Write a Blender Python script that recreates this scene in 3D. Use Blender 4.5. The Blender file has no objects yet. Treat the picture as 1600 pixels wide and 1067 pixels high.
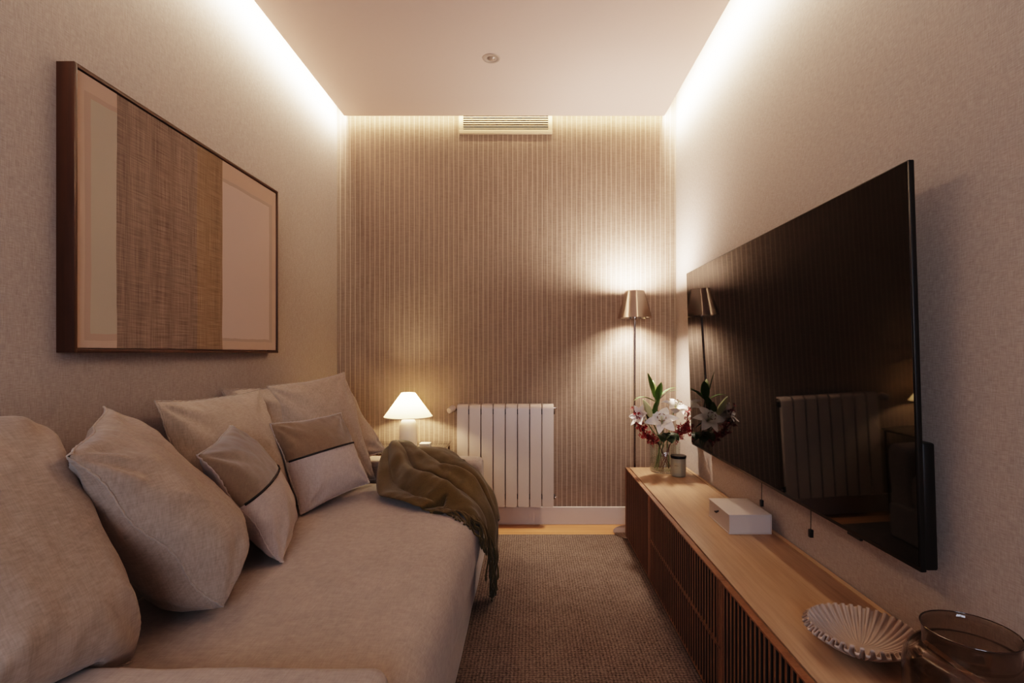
import bpy, bmesh, math, random
from mathutils import Vector, Matrix, noise
R = random.Random(7)
PI = math.pi
scene = bpy.context.scene
COL = scene.collection

# ------------------------------------------------------------------ helpers
def lin(r, g, b):
    f = lambda c: (c/255/12.92) if c/255 <= 0.04045 else ((c/255+0.055)/1.055)**2.4
    return (f(r), f(g), f(b), 1.0)

class NT:
    """small helper round a material's node tree"""
    def __init__(s, name):
        s.m = bpy.data.materials.new(name); s.m.use_nodes = True
        s.t = s.m.node_tree; s.n = s.t.nodes; s.l = s.t.links
        s.p = s.n['Principled BSDF']; s.out = s.n['Material Output']
    def new(s, typ, **kw):
        n = s.n.new(typ)
        for k, v in kw.items():
            if k.startswith('i_'):
                key = k[2:]
                n.inputs[int(key) if key.isdigit() else key.replace('_', ' ')].default_value = v
            else: setattr(n, k, v)
        return n
    def link(s, a, b): s.l.new(a, b)
    def math(s, op, a, b=None, c=None, clamp=False):
        n = s.n.new('ShaderNodeMath'); n.operation = op; n.use_clamp = clamp
        for i, v in enumerate((a, b, c)):
            if v is None: continue
            if isinstance(v, (int, float)): n.inputs[i].default_value = v
            else: s.l.new(v, n.inputs[i])
        return n.outputs[0]
    def mix(s, fac, a, b, blend='MIX'):
        n = s.n.new('ShaderNodeMix'); n.data_type = 'RGBA'; n.blend_type = blend
        for sock, v in ((n.inputs[0], fac), (n.inputs[6], a), (n.inputs[7], b)):
            if isinstance(v, (int, float)): sock.default_value = v
            elif isinstance(v, tuple): sock.default_value = v
            else: s.l.new(v, sock)
        return n.outputs[2]
    def coords(s, scale=(1, 1, 1), rot=(0, 0, 0), kind='Object'):
        tc = s.n.new('ShaderNodeTexCoord'); mp = s.n.new('ShaderNodeMapping')
        mp.inputs['Scale'].default_value = scale; mp.inputs['Rotation'].default_value = rot
        s.l.new(tc.outputs[kind], mp.inputs[0]); return mp.outputs[0]
    def noise(s, vec, scale, detail=3, rough=0.5):
        n = s.n.new('ShaderNodeTexNoise'); n.inputs['Scale'].default_value = scale
        n.inputs['Detail'].default_value = detail; n.inputs['Roughness'].default_value = rough
        s.l.new(vec, n.inputs['Vector']); return n.outputs['Fac']
    def bump(s, h, strength=0.3, dist=0.01):
        n = s.n.new('ShaderNodeBump'); n.inputs['Strength'].default_value = strength
        n.inputs['Distance'].default_value = dist
        s.l.new(h, n.inputs['Height']); s.l.new(n.outputs[0], s.p.inputs['Normal'])
    def set(s, col=None, rough=None, metal=None, **kw):
        if col is not None:
            if isinstance(col, tuple): s.p.inputs['Base Color'].default_value = col
            else: s.l.new(col, s.p.inputs['Base Color'])
        if rough is not None: s.p.inputs['Roughness'].default_value = rough
        if metal is not None: s.p.inputs['Metallic'].default_value = metal
        for k, v in kw.items(): s.p.inputs[k.replace('_', ' ')].default_value = v
        return s

def sep(nt, vec):
    n = nt.n.new('ShaderNodeSeparateXYZ'); nt.l.new(vec, n.inputs[0]); return n.outputs

def plain(name, col, rough=0.5, metal=0.0, **kw):
    nt = NT(name)
    v = nt.coords(); f = nt.noise(v, 18, 3)
    dark = tuple(c*0.9 for c in col[:3])+(1,)
    nt.set(nt.mix(f, dark, col), rough, metal, **kw)
    return nt.m

def fabric(name, col, var=0.16, weave=420, bump=0.25, sheen=0.25, slub=True):
    nt = NT(name)
    v = nt.coords()
    x = nt.noise(nt.coords((weave, weave*0.12, weave*0.12)), 1.0, 1)
    y = nt.noise(nt.coords((weave*0.12, weave, weave*0.12)), 1.0, 1)
    z = nt.noise(nt.coords((weave*0.12, weave*0.12, weave)), 1.0, 1)
    w = nt.math('MULTIPLY', nt.math('ADD', nt.math('ADD', x, y), z), 0.3333)
    big = nt.noise(v, 5, 3)
    k = nt.math('ADD', nt.math('MULTIPLY', w, 0.75), nt.math('MULTIPLY', big, 0.25))
    ramp = nt.new('ShaderNodeMapRange', i_1=0.35, i_2=0.65)
    nt.link(k, ramp.inputs[0])
    lo = tuple(c*(1-var*1.6) for c in col[:3])+(1,); hi = tuple(min(1, c*(1+var*1.3)) for c in col[:3])+(1,)
    nt.set(nt.mix(ramp.outputs[0], lo, hi), 0.95)
    nt.p.inputs['Sheen Weight'].default_value = sheen
    nt.p.inputs['Sheen Roughness'].default_value = 0.5
    nt.p.inputs['Specular IOR Level'].default_value = 0.15
    nt.bump(w, bump, 0.004)
    return nt.m

def wood(name, a, b, axis='Y', scale=1.0, rough=0.45):
    nt = NT(name)
    sc = {'X': (1.2, 26, 26), 'Y': (26, 1.2, 26), 'Z': (26, 26, 1.2)}[axis]
    v = nt.coords(tuple(s*scale for s in sc))
    g = nt.noise(v, 1.0, 6, 0.6)
    v2 = nt.coords(tuple(s*scale*5 for s in sc)); g2 = nt.noise(v2, 1.0, 3)
    k = nt.math('ADD', nt.math('MULTIPLY', g, 0.65), nt.math('MULTIPLY', g2, 0.35))
    mr = nt.new('ShaderNodeMapRange', i_1=0.3, i_2=0.7); nt.link(k, mr.inputs[0])
    nt.set(nt.mix(mr.outputs[0], a, b), rough)
    nt.bump(k, 0.08, 0.003)
    return nt.m

def thin_glass(name, tint, refl=1.0, rough=0.0):
    nt = NT(name); nt.n.remove(nt.p)
    tr = nt.new('ShaderNodeBsdfTransparent'); tr.inputs[0].default_value = tint
    gl = nt.new('ShaderNodeBsdfGlossy'); gl.inputs['Roughness'].default_value = rough
    fr = nt.new('ShaderNodeFresnel'); ge = nt.new('ShaderNodeNewGeometry')
    nt.link(nt.math('SUBTRACT', 1.5, nt.math('MULTIPLY', ge.outputs['Backfacing'], 1.5-1/1.5)), fr.inputs[0])
    mx = nt.new('ShaderNodeMixShader')
    nt.link(nt.math('MULTIPLY', fr.outputs[0], refl, clamp=True), mx.inputs[0])
    nt.link(tr.outputs[0], mx.inputs[1]); nt.link(gl.outputs[0], mx.inputs[2]); nt.link(mx.outputs[0], nt.out.inputs[0])
    return nt.m

def link_obj(name, me, mat=None, parent=None, smooth=True):
    o = bpy.data.objects.new(name, me); COL.objects.link(o)
    if mat is not None:
        for m in (mat if isinstance(mat, (list, tuple)) else [mat]): me.materials.append(m)
    if parent is not None:
        o.parent = parent
        o.matrix_parent_inverse = Matrix.Identity(4)
    if smooth:
        for p in me.polygons: p.use_smooth = True
    return o

def obj(name, bm, mat=None, parent=None, smooth=True, angle=40, loc=None):
    """world-space bmesh -> object; geometry is moved so the origin sits at the parent's/at loc"""
    bmesh.ops.recalc_face_normals(bm, faces=bm.faces); bm.normal_update()
    off = Vector((0, 0, 0))
    if parent is not None: off = world_loc(parent)
    elif loc is not None: off = Vector(loc)
    if off.length > 0: bmesh.ops.translate(bm, verts=bm.verts, vec=-off)
    if smooth and angle:
        lim = math.radians(angle); ang = {e: (e.calc_face_angle(0) if len(e.link_faces) == 2 else 9) for e in bm.edges}
        for e, a in ang.items():
            if a > lim: e.smooth = False
        for f in bm.faces: f.smooth = any(0.01 < ang[e] <= lim for e in f.edges)
    elif smooth:
        for f in bm.faces: f.smooth = True
    me = bpy.data.meshes.new(name); bm.to_mesh(me); bm.free()
    o = link_obj(name, me, mat, parent, False)
    if parent is None and loc is not None: o.location = loc
    return o

def world_loc(o):
    v = Vector((0, 0, 0))
    while o is not None: v += Vector(o.location); o = o.parent
    return v

def tag(o, label=None, cat=None, group=None, kind=None):
    if label: o['label'] = label
    if cat: o['category'] = cat
    if group: o['group'] = group
    if kind: o['kind'] = kind
    return o

def thing(name, label, cat, loc=(0, 0, 0), group=None):
    o = bpy.data.objects.new(name, None); COL.objects.link(o); o.location = loc
    o.empty_display_size = 0.05
    return tag(o, label, cat, group)

def bx(bm, x0, x1, y0, y1, z0, z1, bevel=0.0, seg=2, mi=0):
    vs = [bm.verts.new(p) for p in ((x0, y0, z0), (x1, y0, z0), (x1, y1, z0), (x0, y1, z0), (x0, y0, z1), (x1, y0, z1), (x1, y1, z1), (x0, y1, z1))]
    fs = [bm.faces.new([vs[i] for i in q]) for q in ((0, 3, 2, 1), (4, 5, 6, 7), (0, 1, 5, 4), (1, 2, 6, 5), (2, 3, 7, 6), (3, 0, 4, 7))]
    for f in fs: f.material_index = mi
    if bevel > 0:
        es = list({e for f in fs for e in f.edges})
        bmesh.ops.bevel(bm, geom=es, offset=bevel, segments=seg, affect='EDGES', profile=0.5)

def box(*a, **k):
    bm = bmesh.new(); bx(bm, *a, **k); return bm

def lathe(bm, prof, c=(0, 0, 0), n=48, close=False):
    """prof: list of (r, z)"""
    rings = []
    for r, z in prof:
        if r < 1e-6: rings.append([bm.verts.new((c[0], c[1], c[2]+z))])
        else: rings.append([bm.verts.new((c[0]+r*math.cos(2*PI*i/n), c[1]+r*math.sin(2*PI*i/n), c[2]+z)) for i in range(n)])
    pairs = list(zip(rings, rings[1:])) + ([(rings[-1], rings[0])] if close else [])
    for a, b in pairs:
        for i in range(n):
            j = (i+1) % n
            q = [a[i % len(a)], a[j % len(a)], b[j % len(b)], b[i % len(b)]]
            q2 = []
            for v in q:
                if v not in q2: q2.append(v)
            if len(q2) >= 3:
                try: bm.faces.new(q2)
                except ValueError: pass
    return bm

def tube(bm, pts, r, n=8, cap=True):
    pts = [Vector(p) for p in pts]
    rad = r if isinstance(r, (list, tuple)) else [r]*len(pts)
    rings = []; prev = None
    for i, p in enumerate(pts):
        d = (pts[min(i+1, len(pts)-1)] - pts[max(i-1, 0)])
        if d.length < 1e-9: d = Vector((0, 0, 1))
        d.normalize()
        if prev is None:
            a = d.orthogonal().normalized()
        else:
            a = prev - d*prev.dot(d)
            a = a.normalized() if a.length > 1e-6 else d.orthogonal().normalized()
        prev = a; b = d.cross(a)
        rings.append([bm.verts.new(p + (a*math.cos(2*PI*k/n)+b*math.sin(2*PI*k/n))*rad[i]) for k in range(n)])
    for A, B in zip(rings, rings[1:]):
        for k in range(n):
            bm.faces.new((A[k], A[(k+1) % n], B[(k+1) % n], B[k]))
    if cap:
        bm.faces.new(rings[0][::-1]); bm.faces.new(rings[-1])
    return bm

def soft_box(x0, x1, y0, y1, z0, z1, r, n=(10, 10, 10), fn=None, dens=5):
    """rounded box on a fine grid; fn(p) moves each vertex afterwards"""
    bm = bmesh.new()
    lo = Vector((x0, y0, z0)); hi = Vector((x1, y1, z1))
    def axis(a, b, k):
        mid = [a+r+(b-a-2*r)*i/k for i in range(k+1)]
        edge = [r*(1-math.cos(PI/2*i/dens)) for i in range(dens)]
        return [a+e for e in edge]+mid+[b-e for e in reversed(edge)]
    xs, ys, zs = axis(x0, x1, n[0]), axis(y0, y1, n[1]), axis(z0, z1, n[2])
    cache = {}
    def V(p):
        k = tuple(round(c, 6) for c in p)
        if k not in cache:
            q = Vector(p); inner = Vector([min(max(q[i], lo[i]+r), hi[i]-r) for i in range(3)])
            d = q-inner
            if d.length > 1e-9: q = inner+d.normalized()*r*1.0
            if fn: q = Vector(fn(q))
            cache[k] = bm.verts.new(q)
        return cache[k]
    def sheet(A, B, mk):
        for i in range(len(A)-1):
            for j in range(len(B)-1):
                f = [V(mk(A[i], B[j])), V(mk(A[i+1], B[j])), V(mk(A[i+1], B[j+1])), V(mk(A[i], B[j+1]))]
                try: bm.faces.new(f)
                except ValueError: pass
    for z in (z0, z1): sheet(xs, ys, lambda a, b: (a, b, z))
    for y in (y0, y1): sheet(xs, zs, lambda a, b: (a, y, b))
    for x in (x0, x1): sheet(ys, zs, lambda a, b: (x, a, b))
    return bm

def fbm(p, s, o=3):
    v = Vector(p)*s; t = 0; a = 1.0
    for _ in range(o):
        t += a*noise.noise(v); v = v*2.03+Vector((3.1, 7.7, 1.3)); a *= 0.5
    return t

# ------------------------------------------------------------------ room dimensions (metres; camera above the origin looking along +Y)
XL, XR, YB, YF, ZC = -1.297, 0.983, 3.53, -1.7, 2.708
ZTOP = 2.90

# ------------------------------------------------------------------ materials
def wall_cloth():
    nt = NT('woven wall covering')
    h = nt.noise(nt.coords((50, 50, 520)), 1.0, 2)      # horizontal threads
    v = nt.noise(nt.coords((520, 520, 50)), 1.0, 2)     # vertical threads
    big = nt.noise(nt.coords(), 2.2, 2)
    k = nt.math('ADD', nt.math('MULTIPLY', h, 0.5), nt.math('MULTIPLY', v, 0.5))
    mr = nt.new('ShaderNodeMapRange', i_1=0.3, i_2=0.7); nt.link(k, mr.inputs[0])
    c = nt.mix(mr.outputs[0], lin(150, 138, 130), lin(186, 174, 166))
    c = nt.mix(nt.math('MULTIPLY', big, 0.25), c, lin(160, 148, 140))
    nt.set(c, 0.9, Specular_IOR_Level=0.2); nt.bump(k, 0.12, 0.003)
    return nt.m

def wall_stripe():
    nt = NT('pinstriped wall covering')
    o = nt.coords(); s = sep(nt, o)
    ph = nt.math('FRACT', nt.math('MULTIPLY', s[0], 1/0.0331))
    d = nt.math('ABSOLUTE', nt.math('SUBTRACT', ph, 0.5))
    line = nt.math('SUBTRACT', 1.0, nt.math('MULTIPLY', d, 9.0), clamp=True)
    # broken, thread-like line
    jit = nt.noise(nt.coords((1, 1, 14)), 30, 2)
    line = nt.math('MULTIPLY', line, nt.math('ADD', 0.45, nt.math('MULTIPLY', jit, 0.7)), clamp=True)
    v = nt.noise(nt.coords((300, 1, 6)), 1.0, 3)
    h = nt.noise(nt.coords((30, 1, 260)), 1.0, 2)
    k = nt.math('ADD', nt.math('MULTIPLY', v, 0.65), nt.math('MULTIPLY', h, 0.35))
    mr = nt.new('ShaderNodeMapRange', i_1=0.3, i_2=0.7); nt.link(k, mr.inputs[0])
    base = nt.mix(mr.outputs[0], lin(110, 94, 83), lin(144, 127, 114))
    c = nt.mix(line, base, lin(182, 162, 144))
    nt.set(c, 0.85, Specular_IOR_Level=0.25)
    nt.bump(nt.math('ADD', k, nt.math('MULTIPLY', line, 0.8)), 0.2, 0.004)
    return nt.m

def paint(name, col, rough=0.6):
    nt = NT(name); f = nt.noise(nt.coords(), 60, 3)
    nt.set(nt.mix(f, tuple(c*0.97 for c in col[:3])+(1,), col), rough); nt.bump(f, 0.03, 0.002); return nt.m

def rug_mat():
    nt = NT('woven loop rug')
    vo = nt.new('ShaderNodeTexVoronoi'); vo.inputs['Scale'].default_value = 1.0
    nt.link(nt.coords((150, 190, 60)), vo.inputs['Vector'])
    rowp = sep(nt, nt.coords())
    row = nt.math('SINE', nt.math('MULTIPLY', rowp[1], 2*PI*75))
    row2 = nt.math('SINE', nt.math('MULTIPLY', rowp[0], 2*PI*75))
    n1 = nt.noise(nt.coords((90, 220, 60)), 1.0, 3)
    n2 = nt.noise(nt.coords(), 7, 3)
    h = nt.math('ADD', nt.math('MULTIPLY', nt.math('SUBTRACT', 1.0, vo.outputs['Distance']), 0.6),
                nt.math('MULTIPLY', nt.math('ADD', row, row2), 0.14))
    k = nt.math('ADD', nt.math('MULTIPLY', h, 0.45), nt.math('MULTIPLY', n1, 0.6))
    k = nt.math('ADD', k, nt.math('MULTIPLY', n2, 0.15))
    mr = nt.new('ShaderNodeMapRange', i_1=0.3, i_2=0.95); nt.link(k, mr.inputs[0])
    nt.set(nt.mix(mr.outputs[0], lin(64, 55, 50), lin(156, 139, 128)), 1.0, Specular_IOR_Level=0.1)
    nt.bump(k, 0.8, 0.008)
    return nt.m

def floor_mat():
    nt = NT('oak floorboards')
    s = sep(nt, nt.coords())
    g = nt.noise(nt.coords((1.5, 30, 30)), 1.0, 5, 0.6)
    plank = nt.math('FRACT', nt.math('MULTIPLY', s[1], 1/0.14))
    seam = nt.math('LESS_THAN', plank, 0.015)
    c = nt.mix(g, lin(150, 104, 68), lin(205, 158, 112))
    nt.set(nt.mix(seam, c, lin(70, 45, 28)), 0.45); return nt.m

M = dict(
    wall=wall_cloth(), stripe=wall_stripe(), ceil=paint('white ceiling paint', lin(206, 186, 178), 0.75),
    white=paint('white painted wood', lin(198, 186, 178), 0.4), floor=floor_mat(), rug=rug_mat(),
    sofa=fabric('oatmeal sofa linen', lin(164, 150, 140), 0.12, 380),
    sofab=fabric('oatmeal cushion linen', lin(158, 143, 131), 0.14, 340),
    tan=fabric('tan cushion velvet', lin(116, 100, 85), 0.10, 420, 0.15, 0.5),
    pale=fabric('pale grey cushion linen', lin(176, 164, 158), 0.10, 420),
    black=plain('black braid', lin(26, 22, 22), 0.8),
    seam=fabric('linen seam', lin(166, 151, 139), 0.1, 400),
    throw=fabric('olive mohair', lin(75, 63, 38), 0.2, 700, 0.35, 0.22),
    oak=wood('oak veneer', lin(138, 109, 85), lin(172, 141, 113), 'Y', 1.0, 0.42),
    slat=wood('oak slats', lin(104, 72, 50), lin(138, 98, 70), 'Z', 1.0, 0.5),
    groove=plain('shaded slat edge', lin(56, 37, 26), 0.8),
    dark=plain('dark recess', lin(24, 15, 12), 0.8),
    walnut=wood('walnut frame', lin(44, 25, 16), lin(74, 46, 30), 'Z', 1.0, 0.4),
    screen=NT('television glass').set(lin(8, 6, 5), 0.03, 0.0, IOR=1.46).m,
    bezel=plain('black plastic', lin(12, 11, 11), 0.35),
    rad=paint('white enamel', lin(196, 180, 168), 0.3),
    chrome=plain('brushed nickel', lin(206, 194, 184), 0.15, 1.0),
    chromed=plain('dark nickel pole', lin(130, 116, 108), 0.25, 1.0),
    ceramic=paint('matt white ceramic', lin(226, 214, 204), 0.5),
    glass=thin_glass('clear glass', (0.93, 0.95, 0.94, 1)),
    pane=thin_glass('window glass', (0.96, 0.98, 0.98, 1), 0.5),
    smoke=thin_glass('smoked brown glass', (0.72, 0.675, 0.63, 1), 1.3),
    water=thin_glass('water', (0.95, 0.96, 0.95, 1), 0.6),
    bowl=plain('ribbed stoneware', lin(166, 146, 133), 0.65),
    box=paint('white paper board', lin(184, 172, 164), 0.6),
    jar=plain('frosted green grey glass', lin(150, 144, 128), 0.35),
    lid=plain('dark metal lid', lin(28, 22, 22), 0.35, 0.6),
    vent=paint('cream vent enamel', lin(186, 166, 142), 0.5),
    leafm=plain('leaf green', lin(72, 102, 40), 0.4), leafd=plain('deep leaf green', lin(34, 52, 24), 0.4),
    stem=plain('stem green', lin(96, 110, 66), 0.5), stemr=plain('red brown stem', lin(92, 40, 30), 0.5),
    bud=plain('green white bud', lin(206, 206, 160), 0.5),
    red=plain('crimson floret', lin(128, 8, 22), 0.5), anther=plain('rust anther', lin(120, 58, 22), 0.7),
    paper=paint('off white card', lin(222, 210, 196), 0.6),
)
def petal_mat():
    nt = NT('white lily petal')
    f = nt.noise(nt.coords(), 40, 2)
    nt.set(nt.mix(f, lin(226, 216, 208), lin(244, 238, 232)), 0.5)
    nt.p.inputs['Subsurface Weight'].default_value = 0.0
    return nt.m
M['petal'] = petal_mat()
def shade_mat():
    nt = NT('lit linen lamp shade'); nt.n.remove(nt.p)
    d = nt.new('ShaderNodeBsdfDiffuse'); d.inputs[0].default_value = lin(250, 236, 212)
    t = nt.new('ShaderNodeBsdfTranslucent'); t.inputs[0].default_value = lin(255, 238, 206)
    mx = nt.new('ShaderNodeMixShader'); mx.inputs[0].default_value = 0.55
    nt.link(d.outputs[0], mx.inputs[1]); nt.link(t.outputs[0], mx.inputs[2]); nt.link(mx.outputs[0], nt.out.inputs[0])
    return nt.m
M['shade'] = shade_mat()

def art_mat():
    """woven abstract: pale bands on blush ground, loose weave in the middle"""
    nt = NT('woven abstract artwork')
    s = sep(nt, nt.coords())     # local: y 0..1.165 away from the camera, z 0..0.8
    wob = nt.noise(nt.coords((1, 14, 5)), 1.0, 3)
    wobv = nt.math('MULTIPLY', nt.math('SUBTRACT', wob, 0.5), 0.012)
    y = nt.math('ADD', s[1], wobv)
    z = nt.math('ADD', s[2], wobv)
    def band(a, b, src): return nt.math('MULTIPLY', nt.math('GREATER_THAN', src, a), nt.math('LESS_THAN', src, b))
    fine = nt.noise(nt.coords((1, 260, 8)), 1.0, 3)
    fineh = nt.noise(nt.coords((1, 10, 300)), 1.0, 2)
    mid = nt.noise(nt.coords((1, 22, 0.6)), 1.0, 2)
    g = nt.math('ADD', nt.math('MULTIPLY', fine, 0.40), nt.math('ADD', nt.math('MULTIPLY', fineh, 0.38), nt.math('MULTIPLY', mid, 0.22)))
    mr = nt.new('ShaderNodeMapRange', i_1=0.34, i_2=0.66); nt.link(g, mr.inputs[0])
    weave = nt.mix(mr.outputs[0], lin(98, 83, 74), lin(156, 138, 125))
    gold = nt.mix(mr.outputs[0], lin(112, 93, 75), lin(160, 138, 116))
    c = lin(190, 166, 150)
    c2 = nt.mix(nt.math('MULTIPLY', band(0.04, 0.16, y), band(0.035, 0.74, z)), c, lin(178, 156, 140))
    c3 = nt.mix(nt.math('MULTIPLY', band(0.062, 0.165, y), band(0.055, 0.725, z)), c2, lin(180, 168, 152))
    c4 = nt.mix(nt.math('MULTIPLY', band(0.70, 1.115, y), band(0.05, 0.715, z)), c3, lin(176, 158, 144))
    c5 = nt.mix(nt.math('MULTIPLY', band(0.70, 1.085, y), band(0.062, 0.70, z)), c4, lin(198, 178, 168))
    c6 = nt.mix(band(0.155, 0.56, y), c5, weave)
    c7 = nt.mix(nt.math('MULTIPLY', band(0.54, 0.703, y), band(-1, 2, z)), c6, gold)
    nt.set(c7, 0.8, Specular_IOR_Level=0.2); nt.bump(g, 0.15, 0.003)
    return nt.m
M['art'] = art_mat()

# ------------------------------------------------------------------ the setting
def struct(name, bm, mat, parent=None, **k):
    k.setdefault('smooth', False)
    o = obj(name, bm, mat, parent, **k)
    if parent is None: o['kind'] = 'structure'
    return o
T = 0.1
struct('floor', box(XL-T, XR+T, YF-T, YB+T, -0.1, 0), M['floor'])
struct('wall_left', box(XL-T, XL, YF-T, YB+T, 0, ZTOP), M['wall'])
struct('wall_right', box(XR, XR+T, YF-T, YB+T, 0, ZTOP), M['wall'])
struct('wall_back', box(XL, XR, YB, YB+T, 0, ZTOP), M['stripe'])
struct('ceiling_recess', box(XL-T, XR+T, YF-T, YB+T, ZTOP, ZTOP+0.1), M['ceil'])
PX0, PX1, PY1 = -1.222, 0.886, 3.452
struct('ceiling', box(PX0, PX1, YF+0.02, PY1, ZC, ZC+0.045, bevel=0.002), M['ceil'])
# rear wall behind the camera with one window
wx0, wx1, wz0, wz1 = -0.75, 0.55, 0.75, 2.25
bm = bmesh.new()
bx(bm, XL, wx0, YF-T, YF, 0, ZTOP); bx(bm, wx1, XR, YF-T, YF, 0, ZTOP)
bx(bm, wx0, wx1, YF-T, YF, 0, wz0); bx(bm, wx0, wx1, YF-T, YF, wz1, ZTOP)
struct('wall_rear', bm, M['wall'])
w = thing('window_1', None, None, ((wx0+wx1)/2, YF-0.05, wz0)); w['kind'] = 'structure'
bm = bmesh.new()
for a in ((wx0, wx0+0.05, wz0, wz1), (wx1-0.05, wx1, wz0, wz1), ((wx0+wx1)/2-0.04, (wx0+wx1)/2+0.04, wz0, wz1), (wx0, wx1, wz0, wz0+0.05), (wx0, wx1, wz1-0.05, wz1)):
    bx(bm, a[0], a[1], YF-0.08, YF-0.03, a[2], a[3])
obj('window_frame', bm, M['white'], w)
obj('pane', box(wx0+0.03, wx1-0.03, YF-0.058, YF-0.054, wz0+0.03, wz1-0.03), M['pane'], w)
struct('baseboard_back', box(XL, XR, YB-0.016, YB, 0, 0.118, bevel=0.003), M['white'])

# ------------------------------------------------------------------ rug
RZ = 0.012
def rug_fn(p):
    return (p.x+0.004*fbm((p.x, p.y, 0), 9), p.y+0.004*fbm((p.y, p.x, 3), 9), p.z)
o = obj('rug', soft_box(-1.25, 0.63, -0.6, 3.295, 0.0, RZ, 0.005, (20, 40, 1), rug_fn, 2), M['rug'])
tag(o, 'brown woven loop rug covering the floor between sofa and sideboard', 'rug')

# ------------------------------------------------------------------ sofa
SX0, SX1 = XL+0.012, -0.267           # back and front of the arms
A0, A1, B0, B1 = 0.80, 1.017, 2.885, 3.065
ARMZ, SEATZ = 0.553, 0.452
FRONT = -0.218
def seat_top(x, y):
    """height of the upholstered seat at x, y (for things that lie on it)"""
    t = (y-A1)/(B0-A1); s = (x+1.17)/(FRONT+1.17)
    z = SEATZ+0.014*math.sin(PI*min(max(t, 0), 1))**0.6*math.sin(PI*min(max(s, 0), 1))**0.6
    r = 0.105; cx = FRONT-r
    if x > cx:
        d = min((x-cx)/r, 1.0); z -= r*(1-math.sqrt(max(0, 1-d*d)))
    return z
sofa = thing('sofa', 'long oatmeal linen sofa with low arms against the left wall', 'sofa', ((SX0+SX1)/2, 1.93, RZ))
def cloth_noise(a, s):
    return lambda p: p+Vector((fbm(p, s), fbm(p+Vector((5, 2, 1)), s), fbm(p+Vector((1, 9, 4)), s)))*a
obj('sofa_base', soft_box(SX0, -0.252, A0+0.01, B1-0.01, RZ, 0.22, 0.02, (10, 24, 3), cloth_noise(0.003, 6)), M['sofa'], sofa)
obj('armrest', soft_box(SX0, SX1, A0, A1, RZ+0.02, ARMZ, 0.035, (12, 3, 8), cloth_noise(0.004, 7)), M['sofa'], sofa)
obj('armrest', soft_box(SX0, SX1, B0, B1, RZ+0.02, ARMZ, 0.035, (12, 3, 8), cloth_noise(0.004, 7)), M['sofa'], sofa)
obj('backrest', soft_box(SX0, -1.17, A0+0.02, B1-0.02, RZ+0.02, 0.62, 0.04, (3, 24, 8), cloth_noise(0.004, 7)), M['sofa'], sofa)
def seat_fn(p):
    q = Vector(p)
    t = (q.y-A1)/(B0-A1); s = (q.x+1.17)/(FRONT+1.17)
    if q.z > 0.3:
        q.z += 0.014*math.sin(PI*min(max(t, 0), 1))**0.6*math.sin(PI*min(max(s, 0), 1))**0.6
    k = min(max((q.x+0.5)/0.28, 0), 1)
    q.x += k*(0.006*math.sin(q.z*14)+0.007*fbm((0, q.y*1.0, q.z*0.5), 6))
    q.z += 0.0035*fbm((q.x*0.8, q.y*0.5, 1), 5)
    if q.z > 0.4: q.z += 0.0022*fbm((q.x*1.2, q.y*5, 2), 4)*min(max((q.x+0.75)/0.5, 0.25), 1)
    return q
obj('seat_cushion', soft_box(-1.17, FRONT, A1+0.002, B0-0.002, 0.19, SEATZ, 0.105, (26, 60, 2), seat_fn, 8), M['sofa'], sofa)

# ------------------------------------------------------------------ cushions
def bil(c, u, v):
    TL, TR, BL, BR = c
    a, b = (u+1)/2, (v+1)/2                 # v = +1 at the top
    return (TL*(1-a)+TR*a)*b+(BL*(1-a)+BR*a)*(1-b)

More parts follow.
